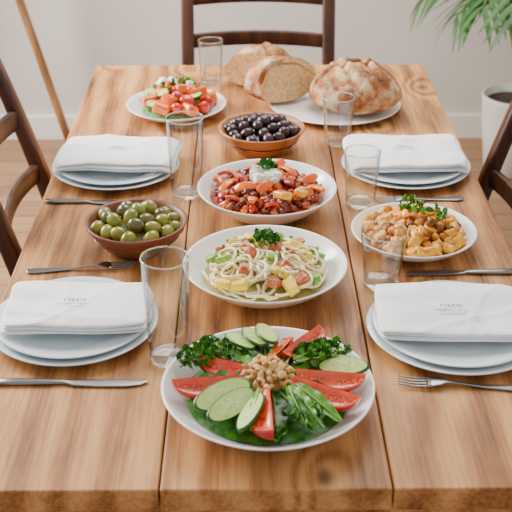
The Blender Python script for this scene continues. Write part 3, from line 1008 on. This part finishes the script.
# ================= glasses =================
def glass(loc, r0, r1, H):
    e = empty('drinking_glass', loc)
    th = 0.0018
    wall_r = lambda z: r0 + (r1 - r0) * (z - 0.003) / (H - 0.003)
    zb = 0.010
    mb = MB()
    prof = []
    for k in range(0, 11):
        z = zb + (H - zb) * k / 10
        prof.append((wall_r(z), z))
    prof += [(r1 + 0.0002, H + 0.0006), (r1 - th * 0.5, H + 0.0013), (r1 - th - 0.0002, H + 0.0006)]
    for k in range(10, -1, -1):
        z = zb + (H - zb) * k / 10
        prof.append((wall_r(z) - th, z))
    lathe(mb, prof, 'glass', 72)
    mb.obj('tumbler_side', e)
    mb = MB()
    lathe(mb, [(0, 0.0012), (r0 * 0.8, 0.0012), (r0 * 0.88, 0.0), (r0 * 0.97, 0.001), (r0, 0.003), (wall_r(zb), zb), (wall_r(zb) - th, zb + 0.0004), (r0 * 0.8, 0.0084), (0, 0.0078)], 'glass_base', 72)
    mb.obj('tumbler_base', e)
    mb = MB()
    rb = r1 - th / 2
    pr = [(rb + 0.0013 * math.cos(a), H + 0.0008 + 0.0013 * math.sin(a)) for a in [2 * pi * k / 10 for k in range(11)]]
    lathe(mb, pr, 'glass_rim', 72)
    mb.obj('tumbler_rim', e)
    return e
glass((-0.137, 2.82, TZ), 0.029, 0.034, 0.12)
glass((0.18, 2.368, TZ), 0.031, 0.038, 0.115)
glass((-0.168, 2.072, TZ), 0.033, 0.040, 0.175)
glass((0.202, 2.02, TZ), 0.031, 0.038, 0.12)
glass((-0.166, 1.432, TZ), 0.031, 0.038, 0.186)
glass((0.207, 1.675, TZ), 0.032, 0.042, 0.108)

# ================= cutlery =================
def knife(loc, rz, L=0.22):
    mb = MB()
    s = L / 0.22
    loft(mb, [(-0.11 * s, 0, 0.004, 0.004, 0.002), (-0.107 * s, 0, 0.004, 0.008, 0.0035), (-0.08 * s, 0, 0.004, 0.0085, 0.004), (-0.03 * s, 0, 0.004, 0.0065, 0.0035), (-0.012 * s, 0, 0.004, 0.005, 0.003),
              (-0.006 * s, 0.0, 0.004, 0.0055, 0.0018), (0.004 * s, -0.001, 0.0035, 0.0085, 0.0011), (0.04 * s, -0.0015, 0.003, 0.0098, 0.0009), (0.08 * s, -0.001, 0.003, 0.0095, 0.0008), (0.1 * s, 0.001, 0.003, 0.0068, 0.0007), (0.108 * s, 0.004, 0.003, 0.0035, 0.0006), (0.1105 * s, 0.006, 0.003, 0.001, 0.0004)], 'steel', p=2.4)
    return mb.obj('table_knife', None, loc, (0, 0, rz))
def fork(loc, rz, L=0.2):
    mb = MB(); s = L / 0.2
    def zc(x):
        return 0.003 + 0.006 * math.exp(-((x - 0.035) / 0.03) ** 2)
    secs = []
    for (x, hw) in ((-0.1, 0.004), (-0.097, 0.0085), (-0.085, 0.0105), (-0.06, 0.008), (-0.02, 0.0045), (0.02, 0.003), (0.032, 0.0045), (0.042, 0.0115), (0.052, 0.0135), (0.058, 0.0138)):
        secs.append((x * s, 0, zc(x), hw, 0.0013))
    loft(mb, secs, 'steel', p=2.6)
    for k in range(4):
        y = (-1.5 + k) * 0.0074
        loft(mb, [(x * s, y, zc(x) + 0.0045 * (max(0, x - 0.056) / 0.044) ** 2, 0.0021 * (1 - 0.55 * (max(0, x - 0.056) / 0.044) ** 2), 0.0011) for x in (0.054, 0.062, 0.072, 0.082, 0.092, 0.1)], 'steel', n=10)
    return mb.obj('dinner_fork', None, loc, (0, 0, rz))
knife((-0.315, 1.362, TZ), D(-1), 0.24)
fork((0.308, 1.347, TZ), D(174), 0.225)
fork((-0.352, 1.735, TZ), D(6), 0.2)
knife((0.36, 1.712, TZ), D(181), 0.21)
knife((-0.368, 2.03, TZ), D(-2), 0.2)
fork((0.33, 2.035, TZ), D(183), 0.19)

# ================= lights =================
def area(name, loc, target, size, energy, col=(1, 1, 1), sy=None):
    li = bpy.data.lights.new(name, 'AREA'); li.energy = energy; li.size = size; li.color = col
    if sy:
        li.shape = 'RECTANGLE'; li.size_y = sy
    ob = bpy.data.objects.new(name, li); bpy.context.scene.collection.objects.link(ob)
    ob.location = loc
    ob.rotation_euler = (Vector(target) - Vector(loc)).to_track_quat('-Z', 'Y').to_euler()
    return ob
area('window_light', (-2.0, 3.05, 1.75), (0, 1.9, 0.75), 1.3, 180, (1.0, 0.95, 0.87), 1.1)
area('top_fill_light', (0.2, 3.2, 2.5), (0, 2.1, 0.7), 1.3, 48, (1.0, 0.95, 0.88))  # soft fill added overhead to lift the table; not a real ceiling lamp
wd = bpy.data.worlds.new('World'); bpy.context.scene.world = wd
wd.use_nodes = True
wd.node_tree.nodes['Background'].inputs[0].default_value = (1.0, 0.99, 0.97, 1)
wd.node_tree.nodes['Background'].inputs[1].default_value = 0.76

# ================= camera =================
cam = bpy.data.cameras.new('camera'); co = bpy.data.objects.new('camera', cam)
bpy.context.scene.collection.objects.link(co)
co.location = (-0.038, 0, 1.70)
co.rotation_euler = (D(62), 0, D(-0.53))
cam.sensor_width = 36; cam.lens = 1050 / 512 * 36
cam.dof.use_dof = True; cam.dof.focus_distance = 1.9; cam.dof.aperture_fstop = 8.0
cam.clip_start = 0.02
bpy.context.scene.camera = co
